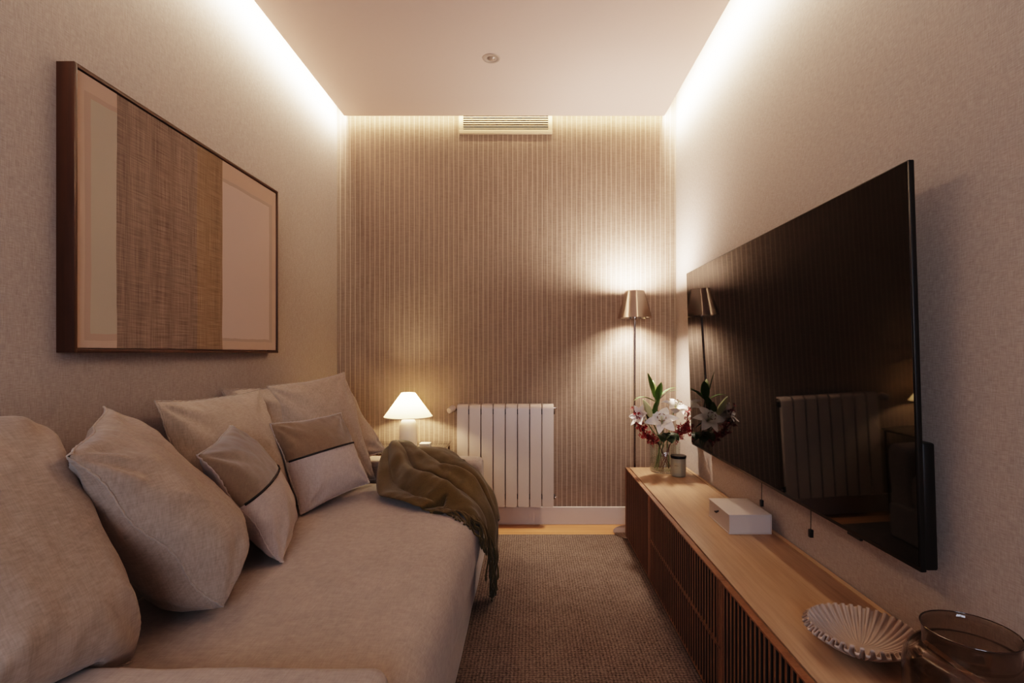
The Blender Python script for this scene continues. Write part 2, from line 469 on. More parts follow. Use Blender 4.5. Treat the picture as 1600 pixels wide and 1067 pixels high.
def cushion(name, label, corners, thick, mats, seed=0, group=None, two_tone=False, n=60, pinch=0.055, q=0.62, floor_fn=None,
            seam=True, wr=1.0, split=0.0, tilt=0.0, plump=2.2, sag=0.0):
    c = [Vector(p) for p in corners]
    N = ((c[1]-c[0]).cross(c[0]-c[2])).normalized()
    if N.x < 0: N = -N
    rr = random.Random(seed); ph = [rr.uniform(0, 6.28) for _ in range(12)]
    base = bil(c, 0, -1)
    def surf(u, v, side):
        # outline: edges draw in between the corners
        uu = u*(1-pinch*(1-v*v)); vv = v*(1-pinch*(1-u*u))
        p = bil(c, uu, vv)
        au, av = abs(u), abs(v)
        h = ((1-au**plump)*(1-av**plump))
        h = max(h, 0)**q*thick/2*(1-sag*v)
        edge = max(au, av)
        # gathers near the edges, running at right angles to them
        wgt = math.exp(-((1-edge)/0.16)**2)*(1-edge)**0.5*1.6
        gat = math.sin((v if au > av else u)*17+ph[0]+3*fbm((u, v, seed), 2))*0.5+math.sin((v if au > av else u)*29+ph[1])*0.35
        h += 0.012*wr*wgt*gat*(0.6+0.8*fbm((u*1.5, v*1.5, seed+side), 1.3, 1))*(1 if side > 0 else 0.8)
        # tension folds towards the corners
        for ci, (su, sv) in enumerate(((1, 1), (1, -1), (-1, 1), (-1, -1))):
            du, dv = u-su, v-sv; rad = math.hypot(du, dv)
            if rad < 0.9 and rad > 1e-4:
                ang = math.atan2(dv*sv, du*su)
                h += 0.006*wr*math.sin(ang*9+ph[2+ci])*math.sin(PI*rad/0.9)**1.3*(1 if edge < 0.999 else 0)
        body = 0 if edge > 0.9999 else 1
        h += body*wr*0.006*fbm((u*0.9+seed, v*0.9, side*3), 1.6)*(1-edge**6)
        h += body*wr*0.0022*fbm((u+seed*2, v, side), 7, 2)*(1-edge**8)
        p = p+N*side*h
        # edge flutter
        p = p+N*0.006*wr*math.sin((u if av > au else v)*7+ph[7])*edge**8
        if floor_fn: p = floor_fn(p)
        return p
    bm = bmesh.new(); uvs = [-math.cos(PI*i/n)*0.35+(-1+2*i/n)*0.65 for i in range(n+1)]
    uvs[0], uvs[-1] = -1.0, 1.0
    F = [[bm.verts.new(surf(u, v, 1)) for v in uvs] for u in uvs]
    B = [[(F[i][j] if i in (0, n) or j in (0, n) else bm.verts.new(surf(uvs[i], uvs[j], -1))) for j in range(n+1)] for i in range(n+1)]
    for i in range(n):
        for j in range(n):
            vm = (uvs[j]+uvs[j+1])/2; um = (uvs[i]+uvs[i+1])/2
            f = bm.faces.new((F[i][j], F[i+1][j], F[i+1][j+1], F[i][j+1]))
            f.material_index = 1 if (two_tone and vm < split+tilt*um) else 0
            b = bm.faces.new((B[i][j], B[i][j+1], B[i+1][j+1], B[i+1][j]))
            b.material_index = 1 if two_tone else 0
    o = obj(name, bm, mats if isinstance(mats, list) else [mats], None, angle=None, loc=tuple(base))
    tag(o, label, 'cushion', group)
    if seam:
        per = [(-1, v) for v in uvs]+[(u, 1) for u in uvs[1:]]+[(1, v) for v in reversed(uvs[:-1])]+[(u, -1) for u in reversed(uvs[:-1])]
        pts = [surf(u, v, 1)+N*0.001*math.sin(k*1.9) for k, (u, v) in enumerate(per)]
        bm = bmesh.new(); tube(bm, pts, [0.0026+0.0009*math.sin(k*2.3+seed) for k in range(len(pts))], 6, False)
        s = obj('piping', bm, M['pale'] if two_tone else M['seam'], o, angle=None)
    if two_tone:
        pts = [surf(u, split+tilt*u, 1)+N*0.0015 for u in uvs[1:-1]]
        bm = bmesh.new(); tube(bm, pts, 0.0042, 8)
        s = obj('trim_band', bm, M['black'], o, angle=None); s['label'] = 'black braid across the front'
    return o

def on_seat(extra=0.0):
    def f(p):
        q = Vector(p)
        if q.y > A1-0.01 and q.y < B0+0.02: zs = seat_top(q.x, q.y)+0.004
        else: zs = ARMZ+0.004
        # soft contact
        d = q.z-zs
        if d < 0.03: q.z = zs+0.03*math.exp((d-0.03)/0.03)*0.5+ (0 if d < 0 else d*0.5)
        if q.x < XL+0.02: q.x = XL+0.02
        if q.z < 0.64 and q.x < -1.155: q.x = -1.155
        return q
    return f
g_big = 'large oatmeal cushions along the back of the sofa'
cushion('cushion', 'plump oatmeal cushion at the near end of the sofa, cut by the left picture edge',
        [(-1.12, 0.70, 1.03), (-1.135, 1.17, 0.995), (-0.84, 0.72, 0.60), (-0.855, 1.13, 0.485)], 0.25, M['sofab'], 3, g_big, floor_fn=on_seat(), wr=0.8, seam=True, plump=4.5, q=0.5, pinch=0.02)
cushion('cushion', 'oatmeal cushion with a raised seam down its edge, leaning on the nearest cushion',
        [(-0.915, 1.04, 0.945), (-1.19, 1.47, 1.0), (-0.80, 1.36, 0.485), (-1.0, 1.71, 0.465)], 0.245, M['sofab'], 5, g_big, floor_fn=on_seat(), wr=1.3, plump=3.2, q=0.58, pinch=0.045, sag=0.38)
cushion('cushion', 'oatmeal cushion against the wall behind the nearer two-tone cushion',
        [(-1.22, 1.70, 0.99), (-1.22, 2.36, 0.985), (-1.05, 1.74, 0.47), (-1.04, 2.38, 0.47)], 0.17, M['sofab'], 8, g_big, floor_fn=on_seat())
cushion('cushion', 'tall oatmeal cushion behind the farther two-tone cushion near the striped wall',
        [(-1.20, 2.40, 1.0), (-1.01, 2.86, 1.045), (-1.06, 2.36, 0.48), (-0.79, 2.70, 0.50)], 0.17, M['sofab'], 12, g_big, floor_fn=on_seat())
cushion('cushion', 'oatmeal cushion in the far corner of the sofa mostly hidden behind other cushions',
        [(-1.265, 2.16, 1.0), (-1.06, 3.02, 0.985), (-1.22, 2.3, 0.5), (-0.80, 2.95, 0.60)], 0.12, M['sofab'], 15, g_big, floor_fn=on_seat())
g_two = 'small two-tone cushions with a black band'
cushion('cushion', 'small tan and pale grey cushion with black band, the nearer one, seen from its side',
        [(-0.955, 1.51, 0.855), (-1.13, 1.985, 0.885), (-0.80, 1.695, 0.46), (-0.95, 2.13, 0.475)], 0.18, [M['tan'], M['pale']], 21, g_two, True, floor_fn=on_seat(), split=0.08, wr=0.8)
cushion('cushion', 'small tan and pale grey cushion with black band, the farther one beside the olive throw',
        [(-1.10, 2.22, 0.85), (-0.93, 2.58, 0.855), (-0.955, 2.19, 0.47), (-0.765, 2.51, 0.53)], 0.15, [M['tan'], M['pale']], 25, g_two, True, floor_fn=on_seat(), split=0.12, wr=0.7)

# ------------------------------------------------------------------ olive throw
near = [(-0.80, 2.90, 0.60), (-0.765, 2.66, 0.54), (-0.705, 2.45, 0.475), (-0.61, 2.345, 0.465), (-0.53, 2.29, 0.465), (-0.46, 2.26, 0.465), (-0.41, 2.24, 0.465), (-0.365, 2.215, 0.462)]
m1 = [(-0.78, 2.97, 0.635), (-0.70, 2.80, 0.60), (-0.61, 2.62, 0.54), (-0.49, 2.49, 0.515), (-0.40, 2.40, 0.50), (-0.34, 2.33, 0.485), (-0.295, 2.27, 0.462), (-0.245, 2.22, 0.43)]
m2 = [(-0.745, 3.01, 0.64), (-0.64, 2.88, 0.61), (-0.53, 2.74, 0.575), (-0.43, 2.62, 0.535), (-0.325, 2.52, 0.505), (-0.255, 2.43, 0.455), (-0.207, 2.36, 0.39), (-0.192, 2.30, 0.30)]
m3 = [(-0.70, 3.03, 0.595), (-0.57, 2.95, 0.59), (-0.46, 2.84, 0.575), (-0.36, 2.72, 0.535), (-0.27, 2.60, 0.485), (-0.205, 2.49, 0.37), (-0.185, 2.43, 0.26), (-0.185, 2.39, 0.16)]
far = [(-0.65, 3.04, 0.57), (-0.50, 3.00, 0.56), (-0.40, 2.92, 0.555), (-0.31, 2.80, 0.50), (-0.23, 2.68, 0.44), (-0.19, 2.56, 0.31), (-0.183, 2.50, 0.21), (-0.185, 2.47, 0.13)]
net = [[Vector(p) for p in row] for row in (near, m1, m2, m3, far)]
def crom(P, t):
    k = len(P)-1; f = min(max(t, 0), 1)*k; i = min(int(f), k-1); s = f-i
    a, b, c, d = P[max(i-1, 0)], P[i], P[i+1], P[min(i+2, k)]
    return 0.5*((2*b)+(c-a)*s+(2*a-5*b+4*c-d)*s*s+(3*b-a-3*c+d)*s**3)
def throw_base(s, t): return crom([crom(row, s) for row in net], t)
def support(x, y):
    z = seat_top(x, y) if A1 < y < B0 else 0
    if y >= B0-0.03 and y < B1 and x < SX1: z = max(z, ARMZ)
    return z
def throw_pt(s, t):
    p = throw_base(s, t); e = 1e-3
    du = throw_base(min(s+e, 1), t)-throw_base(max(s-e, 0), t); dv = throw_base(s, min(t+e, 1))-throw_base(s, max(t-e, 0))
    N = du.cross(dv); N = N.normalized() if N.length > 0 else Vector((0, 0, 1))
    if N.z < 0 and s < 0.7: N = -N
    if s >= 0.7 and N.x < 0: N = -N
    tt = t+0.10*math.sin(s*3.1+0.5)*math.sin(PI*t)+0.05*fbm((s*2, t*2, 4), 1)
    fold = abs(math.sin(tt*PI*3.7+0.5+0.9*math.sin(s*2.4+0.4)))**0.8*0.062+0.022*(0.5+0.5*math.sin(tt*2*PI*6.7+2*s+0.7))*(0.4+0.6*s)
    amp = min(1, 0.2+4.5*s)*(0.75+0.5*fbm((s*3, t*2, 9), 1))*min(1, 0.35+4*t*(1-t)*1.2)*(1-0.45*max(0, s-0.6)/0.4)
    fold += 0.012*fbm((s*5, t*5, 2), 1.4)
    p = p+N*(fold*amp)
    # turned-under hem on the near side
    p.z += 0.010*math.exp(-(t/0.07)**2)*(1-s)
    if s < 0.8: p.z = max(p.z, support(p.x, p.y)+0.007)
    if p.z < 0.46 and p.x > -0.32:
        zz = min(max(p.z, 0.2), 0.45); fx = FRONT+0.012
        if p.z < SEATZ-0.105: p.x = max(p.x, fx)
        else: p.z = max(p.z, support(p.x, p.y)+0.006)
    return p
bm = bmesh.new(); NS, NTT = 90, 80
G = [[bm.verts.new(throw_pt(i/NS, j/NTT)) for j in range(NTT+1)] for i in range(NS+1)]
for i in range(NS):
    for j in range(NTT): bm.faces.new((G[i][j], G[i+1][j], G[i+1][j+1], G[i][j+1]))
th = obj('throw_blanket', bm, M['throw'], None, angle=None, loc=(-0.5, 2.6, 0.47))
tag(th, 'olive brown fringed throw draped over the far end of the sofa', 'throw')
md = th.modifiers.new('thickness', 'SOLIDIFY'); md.thickness = 0.007; md.offset = 1
md = th.modifiers.new('smooth', 'SUBSURF'); md.levels = 1; md.render_levels = 1
bm = bmesh.new()
for k in range(60):
    t = min(max(((k+0.5)/60)**1.15+R.uniform(-0.012, 0.012), 0.004), 0.996)
    p = throw_pt(1.0, t); a = throw_pt(0.95, t)
    d = (p-a).normalized(); L = R.uniform(0.09, 0.15)+0.03*(1-t); n_ = 12; q = Vector(p)+Vector((0.004, 0, 0.004)); pts = [a+Vector((0.004, 0, 0.005)), Vector(q)]
    w1, w2 = R.uniform(0, 6.28), R.uniform(0, 6.28); lean = Vector((R.uniform(0.0, 0.35), R.uniform(-0.35, 0.2), 0))
    for i in range(1, n_+1):
        f = i/n_
        g = Vector((0.22*math.sin(w1+f*5), 0.24*math.sin(w2+f*4.2)-0.12, -1.0))+lean*(1-f)
        dd = (d*(1-f)**2*1.4+g*(0.35+f)).normalized()
        q = q+dd*L/n_
        if q.x < FRONT+0.010:
            zs = support(min(q.x, FRONT), q.y)+0.007
            if q.x < FRONT-0.01: q.z = max(q.z, zs)
            else: q.x = FRONT+0.010
        q.z = max(q.z, RZ+0.02); pts.append(Vector(q))
    rr = R.uniform(0.0034, 0.0050)
    tube(bm, pts, [rr]*(len(pts)-2)+[rr*1.35, rr*0.5], 6)
obj('fringe', bm, M['throw'], th, angle=None)

# ------------------------------------------------------------------ glass side table, table lamp, little box
TZ = 0.565; TX0, TX1, TY0, TY1 = -1.02, -0.515, 3.085, 3.485
st = thing('side_table', 'small glass topped side table with slim metal legs between sofa arm and striped wall', 'side table', ((TX0+TX1)/2, (TY0+TY1)/2, 0))
obj('table_top', box(TX0, TX1, TY0, TY1, TZ-0.01, TZ, bevel=0.003), M['glass'], st)
for x in (TX0+0.02, TX1-0.02):
    for y in (TY0+0.02, TY1-0.02):
        bm = bmesh.new(); tube(bm, [(x, y, 0), (x, y, TZ-0.01)], 0.007, 10); obj('leg', bm, M['chromed'], st)
bm = bmesh.new()
for a, b in (((TX0+.02, TY0+.02), (TX1-.02, TY0+.02)), ((TX1-.02, TY0+.02), (TX1-.02, TY1-.02)), ((TX1-.02, TY1-.02), (TX0+.02, TY1-.02)), ((TX0+.02, TY1-.02), (TX0+.02, TY0+.02))):
    tube(bm, [(a[0], a[1], TZ-0.016), (b[0], b[1], TZ-0.016)], 0.005, 8)
obj('frame', bm, M['chromed'], st)

LX, LY = -0.765, 3.30
lp = thing('table_lamp', 'lit table lamp with white conical shade and rounded white base on the glass side table', 'lamp', (LX, LY, TZ))
prof = [(0, 0), (0.050, 0), (0.0545, 0.004), (0.0555, 0.03), (0.0555, 0.105)]
prof += [(0.0555*math.cos(a), 0.105+0.085*math.sin(a)) for a in [PI/2*i/12 for i in range(1, 11)]]
prof += [(0.012, 0.192), (0.012, 0.215), (0, 0.215)]
bm = bmesh.new(); lathe(bm, prof, (LX, LY, TZ)); obj('lamp_base', bm, M['ceramic'], lp)
sh = [(0.150, 0.186), (0.042, 0.334), (0.0405, 0.333), (0.1485, 0.1855)]
bm = bmesh.new(); lathe(bm, [sh[0], sh[1]], (LX, LY, TZ), 64); obj('lamp_shade', bm, M['shade'], lp)
bm = bmesh.new()
lathe(bm, [(0.151, 0.184), (0.151, 0.188), (0.149, 0.188), (0.149, 0.184)], (LX, LY, TZ), 64, True)
obj('shade_rim', bm, M['ceramic'], lp)
bm = bmesh.new(); lathe(bm, [(0, 0.213), (0.012, 0.215), (0.012, 0.235), (0, 0.237)], (LX, LY, TZ), 16); obj('bulb_socket', bm, M['chrome'], lp)
tb = thing('trinket_box', 'tiny pale box beside the lit lamp on the glass side table', 'box', (-0.635, 3.22, TZ))
obj('box_body', box(-0.672, -0.612, 3.19, 3.25, TZ, TZ+0.022, bevel=0.002), M['paper'], tb)
obj('lid', box(-0.674, -0.610, 3.188, 3.252, TZ+0.0225, TZ+0.033, bevel=0.002), M['paper'], tb)

# ------------------------------------------------------------------ radiator
rx0, pitch, rw, rz0, rz1, ry0, ry1 = -0.477, 0.0797, 0.0745, 0.143, 0.812, 3.428, 3.495
rd = thing('radiator', 'white eight-section radiator mounted on the striped wall', 'radiator', (rx0+0.32, 3.46, rz0))
for k in range(8):
    x = rx0+k*pitch
    bm = bmesh.new()
    # side profile: face plate curving back over the top
    pr = [(ry0, rz0), (ry0, rz1-0.03)]+[(ry0+0.03-0.03*math.cos(a), rz1-0.03+0.03*math.sin(a)) for a in [PI/2*i/6 for i in range(1, 7)]]
    pr += [(ry1, rz1), (ry1, rz1-0.012), (ry0+0.03, rz1-0.012), (ry0+0.012, rz1-0.03), (ry0+0.012, rz0)]
    L0 = [bm.verts.new((x, y, z)) for y, z in pr]; L1 = [bm.verts.new((x+rw, y, z)) for y, z in pr]
    m = len(pr)
    for i in range(m): bm.faces.new((L0[i], L0[(i+1) % m], L1[(i+1) % m], L1[i]))
    bm.faces.new(L0[::-1]); bm.faces.new(L1)
    bm.normal_update()
    bmesh.ops.bevel(bm, geom=[e for e in bm.edges if abs(e.verts[0].co.x-e.verts[1].co.x) < 1e-6 and e.verts[0].co.y < ry0+0.032 and e.verts[1].co.y < ry0+0.032 and len(e.link_faces) == 2 and e.calc_face_angle(0) > 1.2], offset=0.003, segments=2, affect='EDGES')
    # core column behind
    bx(bm, x+0.018, x+rw-0.018, ry0+0.012, ry1, rz0+0.02, rz1-0.013)
    obj('radiator_section', bm, M['rad'], rd, angle=35)
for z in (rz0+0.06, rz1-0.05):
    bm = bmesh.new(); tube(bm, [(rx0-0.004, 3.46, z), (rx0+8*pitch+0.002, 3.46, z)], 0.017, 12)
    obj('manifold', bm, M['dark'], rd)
for x in (rx0+0.12, rx0+0.52): obj('wall_bracket', box(x-0.01, x+0.01, 3.47, YB-0.001, rz1-0.1, rz1-0.08), M['rad'], rd)
v = bmesh.new(); zz = rz1-0.032
tube(v, [(rx0-0.005, 3.462, zz), (rx0-0.03, 3.462, zz)], 0.010, 12)
tube(v, [(rx0-0.03, 3.50, zz), (rx0-0.03, 3.44, zz)], 0.009, 12)
vv = obj('valve', v, M['chrome'], rd)
kb = bmesh.new(); tube(kb, [(rx0-0.020, 3.445, zz+0.008), (rx0-0.026, 3.435, zz+0.008), (rx0-0.046, 3.40, zz-0.006), (rx0-0.048, 3.396, zz-0.007)], [0.014, 0.021, 0.019, 0.014], 20)
obj('thermostat_knob', kb, M['rad'], vv)
xr = rx0+7*pitch+rw
for z in (rz1-0.025, rz0+0.055):
    bm = bmesh.new(); tube(bm, [(xr, 3.46, z), (xr+0.006, 3.46, z), (xr+0.0065, 3.46, z), (xr+0.016, 3.46, z), (xr+0.0165, 3.46, z), (xr+0.021, 3.46, z)], [0.010, 0.010, 0.006, 0.006, 0.009, 0.008], 14)
    obj('end_plug', bm, M['chrome'], rd)

# ------------------------------------------------------------------ ceiling spot and air vent
cs = thing('recessed_spotlight', 'small round unlit recessed spotlight in the ceiling', 'spotlight', (-0.205, 2.777, ZC))
bm = bmesh.new(); lathe(bm, [(0.047, 0.0), (0.0455, -0.003), (0.034, -0.0045), (0.030, -0.002), (0.030, 0.0)], (-0.205, 2.777, ZC), 40); obj('trim_ring', bm, plain('spotlight ring enamel', lin(176, 158, 148), 0.4), cs)
bm = bmesh.new(); lathe(bm, [(0.030, -0.0015), (0.021, -0.0005), (0.0205, -0.0005)], (-0.205, 2.777, ZC), 40); obj('reflector', bm, plain('spotlight reflector', lin(186, 168, 158), 0.4), cs)
bm = bmesh.new(); lathe(bm, [(0.021, -0.0006), (0.014, -0.006), (0.006, -0.0085), (0, -0.009)], (-0.205, 2.777, ZC), 32); obj('lens', bm, plain('frosted lens', lin(150, 132, 122), 0.25), cs)
vx0, vx1, vz0, vz1 = -0.474, 0.150, 2.618, 2.765
vt = thing('air_vent', 'cream slatted air vent grille high on the striped wall', 'vent', ((vx0+vx1)/2, YB, vz0))
bm = bmesh.new(); fy = YB-0.022
bx(bm, vx0, vx1, fy, YB, vz0, vz0+0.026, 0.002); bx(bm, vx0, vx0+0.027, fy, YB, vz0+0.026, vz1, 0.002)
bx(bm, vx1-0.027, vx1, fy, YB, vz0+0.026, vz1, 0.002); bx(bm, vx0, vx1, fy, YB, vz1, vz1+0.02, 0.002)
obj('vent_frame', bm, M['vent'], vt)
obj('backing', box(vx0+0.02, vx1-0.02, YB-0.003, YB-0.0005, vz0+0.02, vz1), M['dark'], vt)
bm = bmesh.new(); k = 0; z = vz0+0.032
while z < vz1-0.004:
    vs = [bm.verts.new(p) for p in ((vx0+0.026, fy+0.001, z-0.0005), (vx1-0.026, fy+0.001, z-0.0005), (vx1-0.026, fy+0.001, z+0.0055), (vx0+0.026, fy+0.001, z+0.0055),
                                    (vx0+0.026, fy+0.012, z+0.003), (vx1-0.026, fy+0.012, z+0.003), (vx1-0.026, fy+0.012, z+0.0065), (vx0+0.026, fy+0.012, z+0.0065))]
    for q in ((0, 1, 2, 3), (4, 7, 6, 5), (0, 4, 5, 1), (3, 2, 6, 7), (0, 3, 7, 4), (1, 5, 6, 2)): bm.faces.new([vs[i] for i in q])
    z += 0.0148
obj('slat', bm, M['vent'], vt, smooth=False)

# ------------------------------------------------------------------ framed woven artwork
py0, py1, pz0, pz1, fx = 1.436, 2.60, 1.149, 1.947, -1.247
pc = thing('framed_artwork', 'large woven abstract artwork in a thin walnut frame on the left wall', 'artwork', (XL, (py0+py1)/2, pz0))
bm = bmesh.new(); ft = 0.011
bx(bm, XL, fx, py0, py0+ft, pz0, pz1, 0.001); bx(bm, XL, fx, py1-ft, py1, pz0, pz1, 0.001)
bx(bm, XL, fx, py0+ft, py1-ft, pz0, pz0+ft, 0.001); bx(bm, XL, fx, py0+ft, py1-ft, pz1-ft, pz1, 0.001)
obj('picture_frame', bm, M['walnut'], pc)
bm = bmesh.new(); bx(bm, 0, 0.02, 0.0135, py1-py0-0.0135, 0.0135, pz1-pz0-0.0135)
me = bpy.data.meshes.new('canvas'); bm.to_mesh(me); bm.free()
cv = link_obj('canvas', me, M['art'], pc, False); cv.location = Vector((fx-0.026, py0, pz0))-Vector(pc.location)

# ------------------------------------------------------------------ sideboard
bX0, bX1, bY0, bY1, bZ0, bZ1 = 0.592, XR-0.006, 0.66, 3.258, 0.022, 0.44
sb = thing('sideboard', 'long low oak sideboard with slatted fronts along the right wall', 'sideboard', ((bX0+bX1)/2, 1.95, 0))
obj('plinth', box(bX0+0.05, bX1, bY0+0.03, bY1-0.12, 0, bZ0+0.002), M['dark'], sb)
obj('carcass', box(bX0+0.024, bX1, bY0, bY1, bZ0, bZ1-0.022, bevel=0.001), M['slat'], sb)
bm = bmesh.new()
bx(bm, bX0+0.026, bX1-0.022, bY0, bY1, bZ1-0.021, bZ1, 0.0015)
bx(bm, bX1-0.018, bX1, bY0, bY1, bZ1-0.021, bZ1, 0.0012)
obj('top_panel', bm, M['oak'], sb)
def slat_front(name, y0, y1, z0, z1, top_rail):
    root = None
    bm = bmesh.new(); t = 0.021; x0, x1 = bX0, bX0+t
    y0 += 0.0012; y1 -= 0.0012
    bx(bm, x0, x1, y0, y0+0.014, z0, z1, 0.0008); bx(bm, x0, x1, y1-0.014, y1, z0, z1, 0.0008)
    bx(bm, x0, x1, y0+0.014, y1-0.014, z1-top_rail, z1, 0.0008); bx(bm, x0, x1, y0+0.014, y1-0.014, z0, z0+0.006, 0.0006)
    nsl = round((y1-y0-0.028)/0.028); p = (y1-y0-0.028)/nsl
    for k in range(nsl):
        yy = y0+0.014+p*(k+0.5)
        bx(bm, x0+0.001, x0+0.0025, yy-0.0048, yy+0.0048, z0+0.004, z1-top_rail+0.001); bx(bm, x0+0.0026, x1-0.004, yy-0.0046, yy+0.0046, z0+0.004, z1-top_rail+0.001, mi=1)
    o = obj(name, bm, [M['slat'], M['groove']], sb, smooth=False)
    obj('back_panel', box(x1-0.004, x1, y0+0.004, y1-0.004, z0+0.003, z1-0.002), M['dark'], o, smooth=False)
    return o
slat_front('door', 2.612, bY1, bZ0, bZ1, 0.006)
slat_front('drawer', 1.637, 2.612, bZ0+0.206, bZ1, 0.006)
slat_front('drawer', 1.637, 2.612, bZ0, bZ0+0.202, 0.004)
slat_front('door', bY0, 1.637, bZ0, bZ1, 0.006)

# ------------------------------------------------------------------ television
tY0, tY1, tH = 1.214, 2.937, 0.957
tv = thing('television', 'large black flat television hung on the right wall above the sideboard', 'television', (0.93, (tY0+tY1)/2, 1.13))
def tx(z): return 0.905-0.030*(z-0.64)/0.975      # screen leans forward at the top
def tvbox(y0, y1, z0, z1, d0, d1, bevel=0.0, seg=2):
    bm = bmesh.new(); bx(bm, d0, d1, y0, y1, z0, z1, bevel, seg)
    for v_ in bm.verts: v_.co.x += tx(v_.co.z)
    return bm
z0, z1 = 0.639, 1.596
obj('screen', tvbox(tY0+0.005, tY1-0.004, z0+0.012, z1-0.004, -0.0012, 0.004), M['screen'], tv, smooth=False)
bm = tvbox(tY0, tY1, z0, z1, 0.0, 0.014, 0.003, 2); obj('bezel', bm, M['bezel'], tv)
obj('rear_housing', tvbox(tY0+0.004, tY1-0.04, z0+0.002, z0+0.30, 0.0142, 0.045, 0.006, 2), M['bezel'], tv)
bm = tvbox(1.44, 1.50, z0-0.008, z0+0.001, 0.001, 0.010, 0.0015, 1); obj('sensor_bar', bm, M['bezel'], tv)
obj('wall_bracket', box(0.935, XR-0.003, 1.85, 2.25, 0.95, 1.35), M['bezel'], tv)
g = 'short black cables hanging under the television'
for (y, zb, where) in ((2.118, 0.543, 'just behind the white box'), (1.747, 0.548, 'nearer the camera than the white box')):
    c = thing('hanging_cable', 'black cable with plug hanging under the television, '+where, 'cable', (0.935, y, zb), g)
    bm = bmesh.new(); tube(bm, [(0.935, y, zb+0.01), (0.935+0.001, y+0.001, zb+0.06), (0.935, y, zb+0.11)], 0.0012, 6); obj('cord', bm, M['bezel'], c)
    obj('plug', box(0.929, 0.941, y-0.0075, y+0.0075, zb-0.013, zb+0.013, bevel=0.002), M['bezel'], c)

# ------------------------------------------------------------------ floor lamp
FX, FY = 0.668, 3.345
fl = thing('floor_lamp', 'slim nickel floor lamp with tapered metal shade in the far right corner', 'lamp', (FX, FY, RZ))
bm = bmesh.new(); lathe(bm, [(0, 0), (0.138, 0), (0.140, 0.0015), (0.140, 0.005), (0.137, 0.007), (0.02, 0.0085), (0, 0.0085)], (FX, FY-0.025, RZ+0.0005), 56); obj('base', bm, M['chrome'], fl)
bm = bmesh.new(); tube(bm, [(FX, FY, RZ+0.008), (FX, FY, 1.40)], 0.0072, 16); obj('pole', bm, M['chromed'], fl)
bm = bmesh.new(); lathe(bm, [(0.109, 1.372), (0.0615, 1.544), (0.0600, 1.544), (0.1075, 1.372)], (FX, FY, 0), 64, True); obj('lamp_shade', bm, M['chrome'], fl)
bm = bmesh.new()
for k in range(3):
    a = 2*PI*k/3+0.4; tube(bm, [(FX, FY, 1.385), (FX+0.105*math.cos(a), FY+0.105*math.sin(a), 1.379)], 0.002, 6)
lathe(bm, [(0, 1.36), (0.011, 1.362), (0.013, 1.375), (0.013, 1.415), (0, 1.416)], (FX, FY, 0), 20)
obj('shade_holder', bm, M['chrome'], fl)
bm = bmesh.new(); tube(bm, [(FX+0.045, FY-0.09, 1.381), (FX+0.045, FY-0.09, 1.364)], 0.004, 8); obj('switch', bm, M['chrome'], fl)

# ------------------------------------------------------------------ things on the sideboard
TOP = bZ1
# white lidded box
wb = thing('storage_box', 'flat white cardboard box with ribbon tab on the sideboard', 'box', (0.861, 2.167, TOP))
X0, X1, Y0, Y1 = 0.777, 0.945, 2.05, 2.285
obj('box_body', box(X0+0.003, X1-0.003, Y0+0.003, Y1-0.003, TOP+0.004, TOP+0.072), M['box'], wb)
bm = bmesh.new(); bx(bm, X0, X1, Y0, Y1, TOP+0.0722, TOP+0.0765, 0.0008); bx(bm, X0, X1, Y0, Y1, TOP, TOP+0.0038, 0.0008); bx(bm, X1-0.0028, X1, Y0, Y1, TOP+0.0038, TOP+0.0722)
obj('lid', bm, M['box'], wb)
bm = bmesh.new(); tube(bm, [(X0+0.003, 2.17, TOP+0.056), (X0-0.008, 2.168, TOP+0.052), (X0-0.016, 2.165, TOP+0.056)], [0.003, 0.0045, 0.002], 6); o = obj('ribbon_tab', bm, plain('grey ribbon', lin(70, 58, 52), 0.7), wb)
# candle
cX, cY = 0.857, 3.03
cd = thing('candle_jar', 'grey green scented candle jar with dark lid in front of the flower vase', 'candle', (cX, cY, TOP))
bm = bmesh.new(); lathe(bm, [(0, 0), (0.038, 0), (0.0415, 0.004), (0.042, 0.010), (0.042, 0.104), (0, 0.104)], (cX, cY, TOP)); obj('jar', bm, M['jar'], cd)
bm = bmesh.new(); lathe(bm, [(0, 0.1042), (0.0435, 0.1042), (0.0445, 0.106), (0.0445, 0.117), (0.043, 0.119), (0, 0.1195)], (cX, cY, TOP)); obj('lid', bm, M['lid'], cd)
bm = bmesh.new()
def jar_patch(a0, a1, za, zb):
    n = 10; r = 0.0424
    A = [bm.verts.new((cX+r*math.cos(a0+(a1-a0)*i/n), cY+r*math.sin(a0+(a1-a0)*i/n), TOP+za)) for i in range(n+1)]
    B = [bm.verts.new((cX+r*math.cos(a0+(a1-a0)*i/n), cY+r*math.sin(a0+(a1-a0)*i/n), TOP+zb)) for i in range(n+1)]
    for i in range(n): bm.faces.new((A[i], A[i+1], B[i+1], B[i]))
jar_patch(-2.5, -1.5, 0.022, 0.082)
obj('paper_label', bm, plain('label paper', lin(158, 148, 126), 0.7), cd)
bm = bmesh.new()
for za, a1 in ((0.064, -1.85),):
    n = 10; r = 0.0427
    A = [bm.verts.new((cX+r*math.cos(-2.35+(a1+2.35)*i/n), cY+r*math.sin(-2.35+(a1+2.35)*i/n), TOP+za)) for i in range(n+1)]
    B = [bm.verts.new((v_.co.x, v_.co.y, TOP+za+0.0022)) for v_ in A]
    for i in range(n): bm.faces.new((A[i], A[i+1], B[i+1], B[i]))
obj('label_lettering', bm, plain('label ink', lin(96, 80, 62), 0.7), cd)

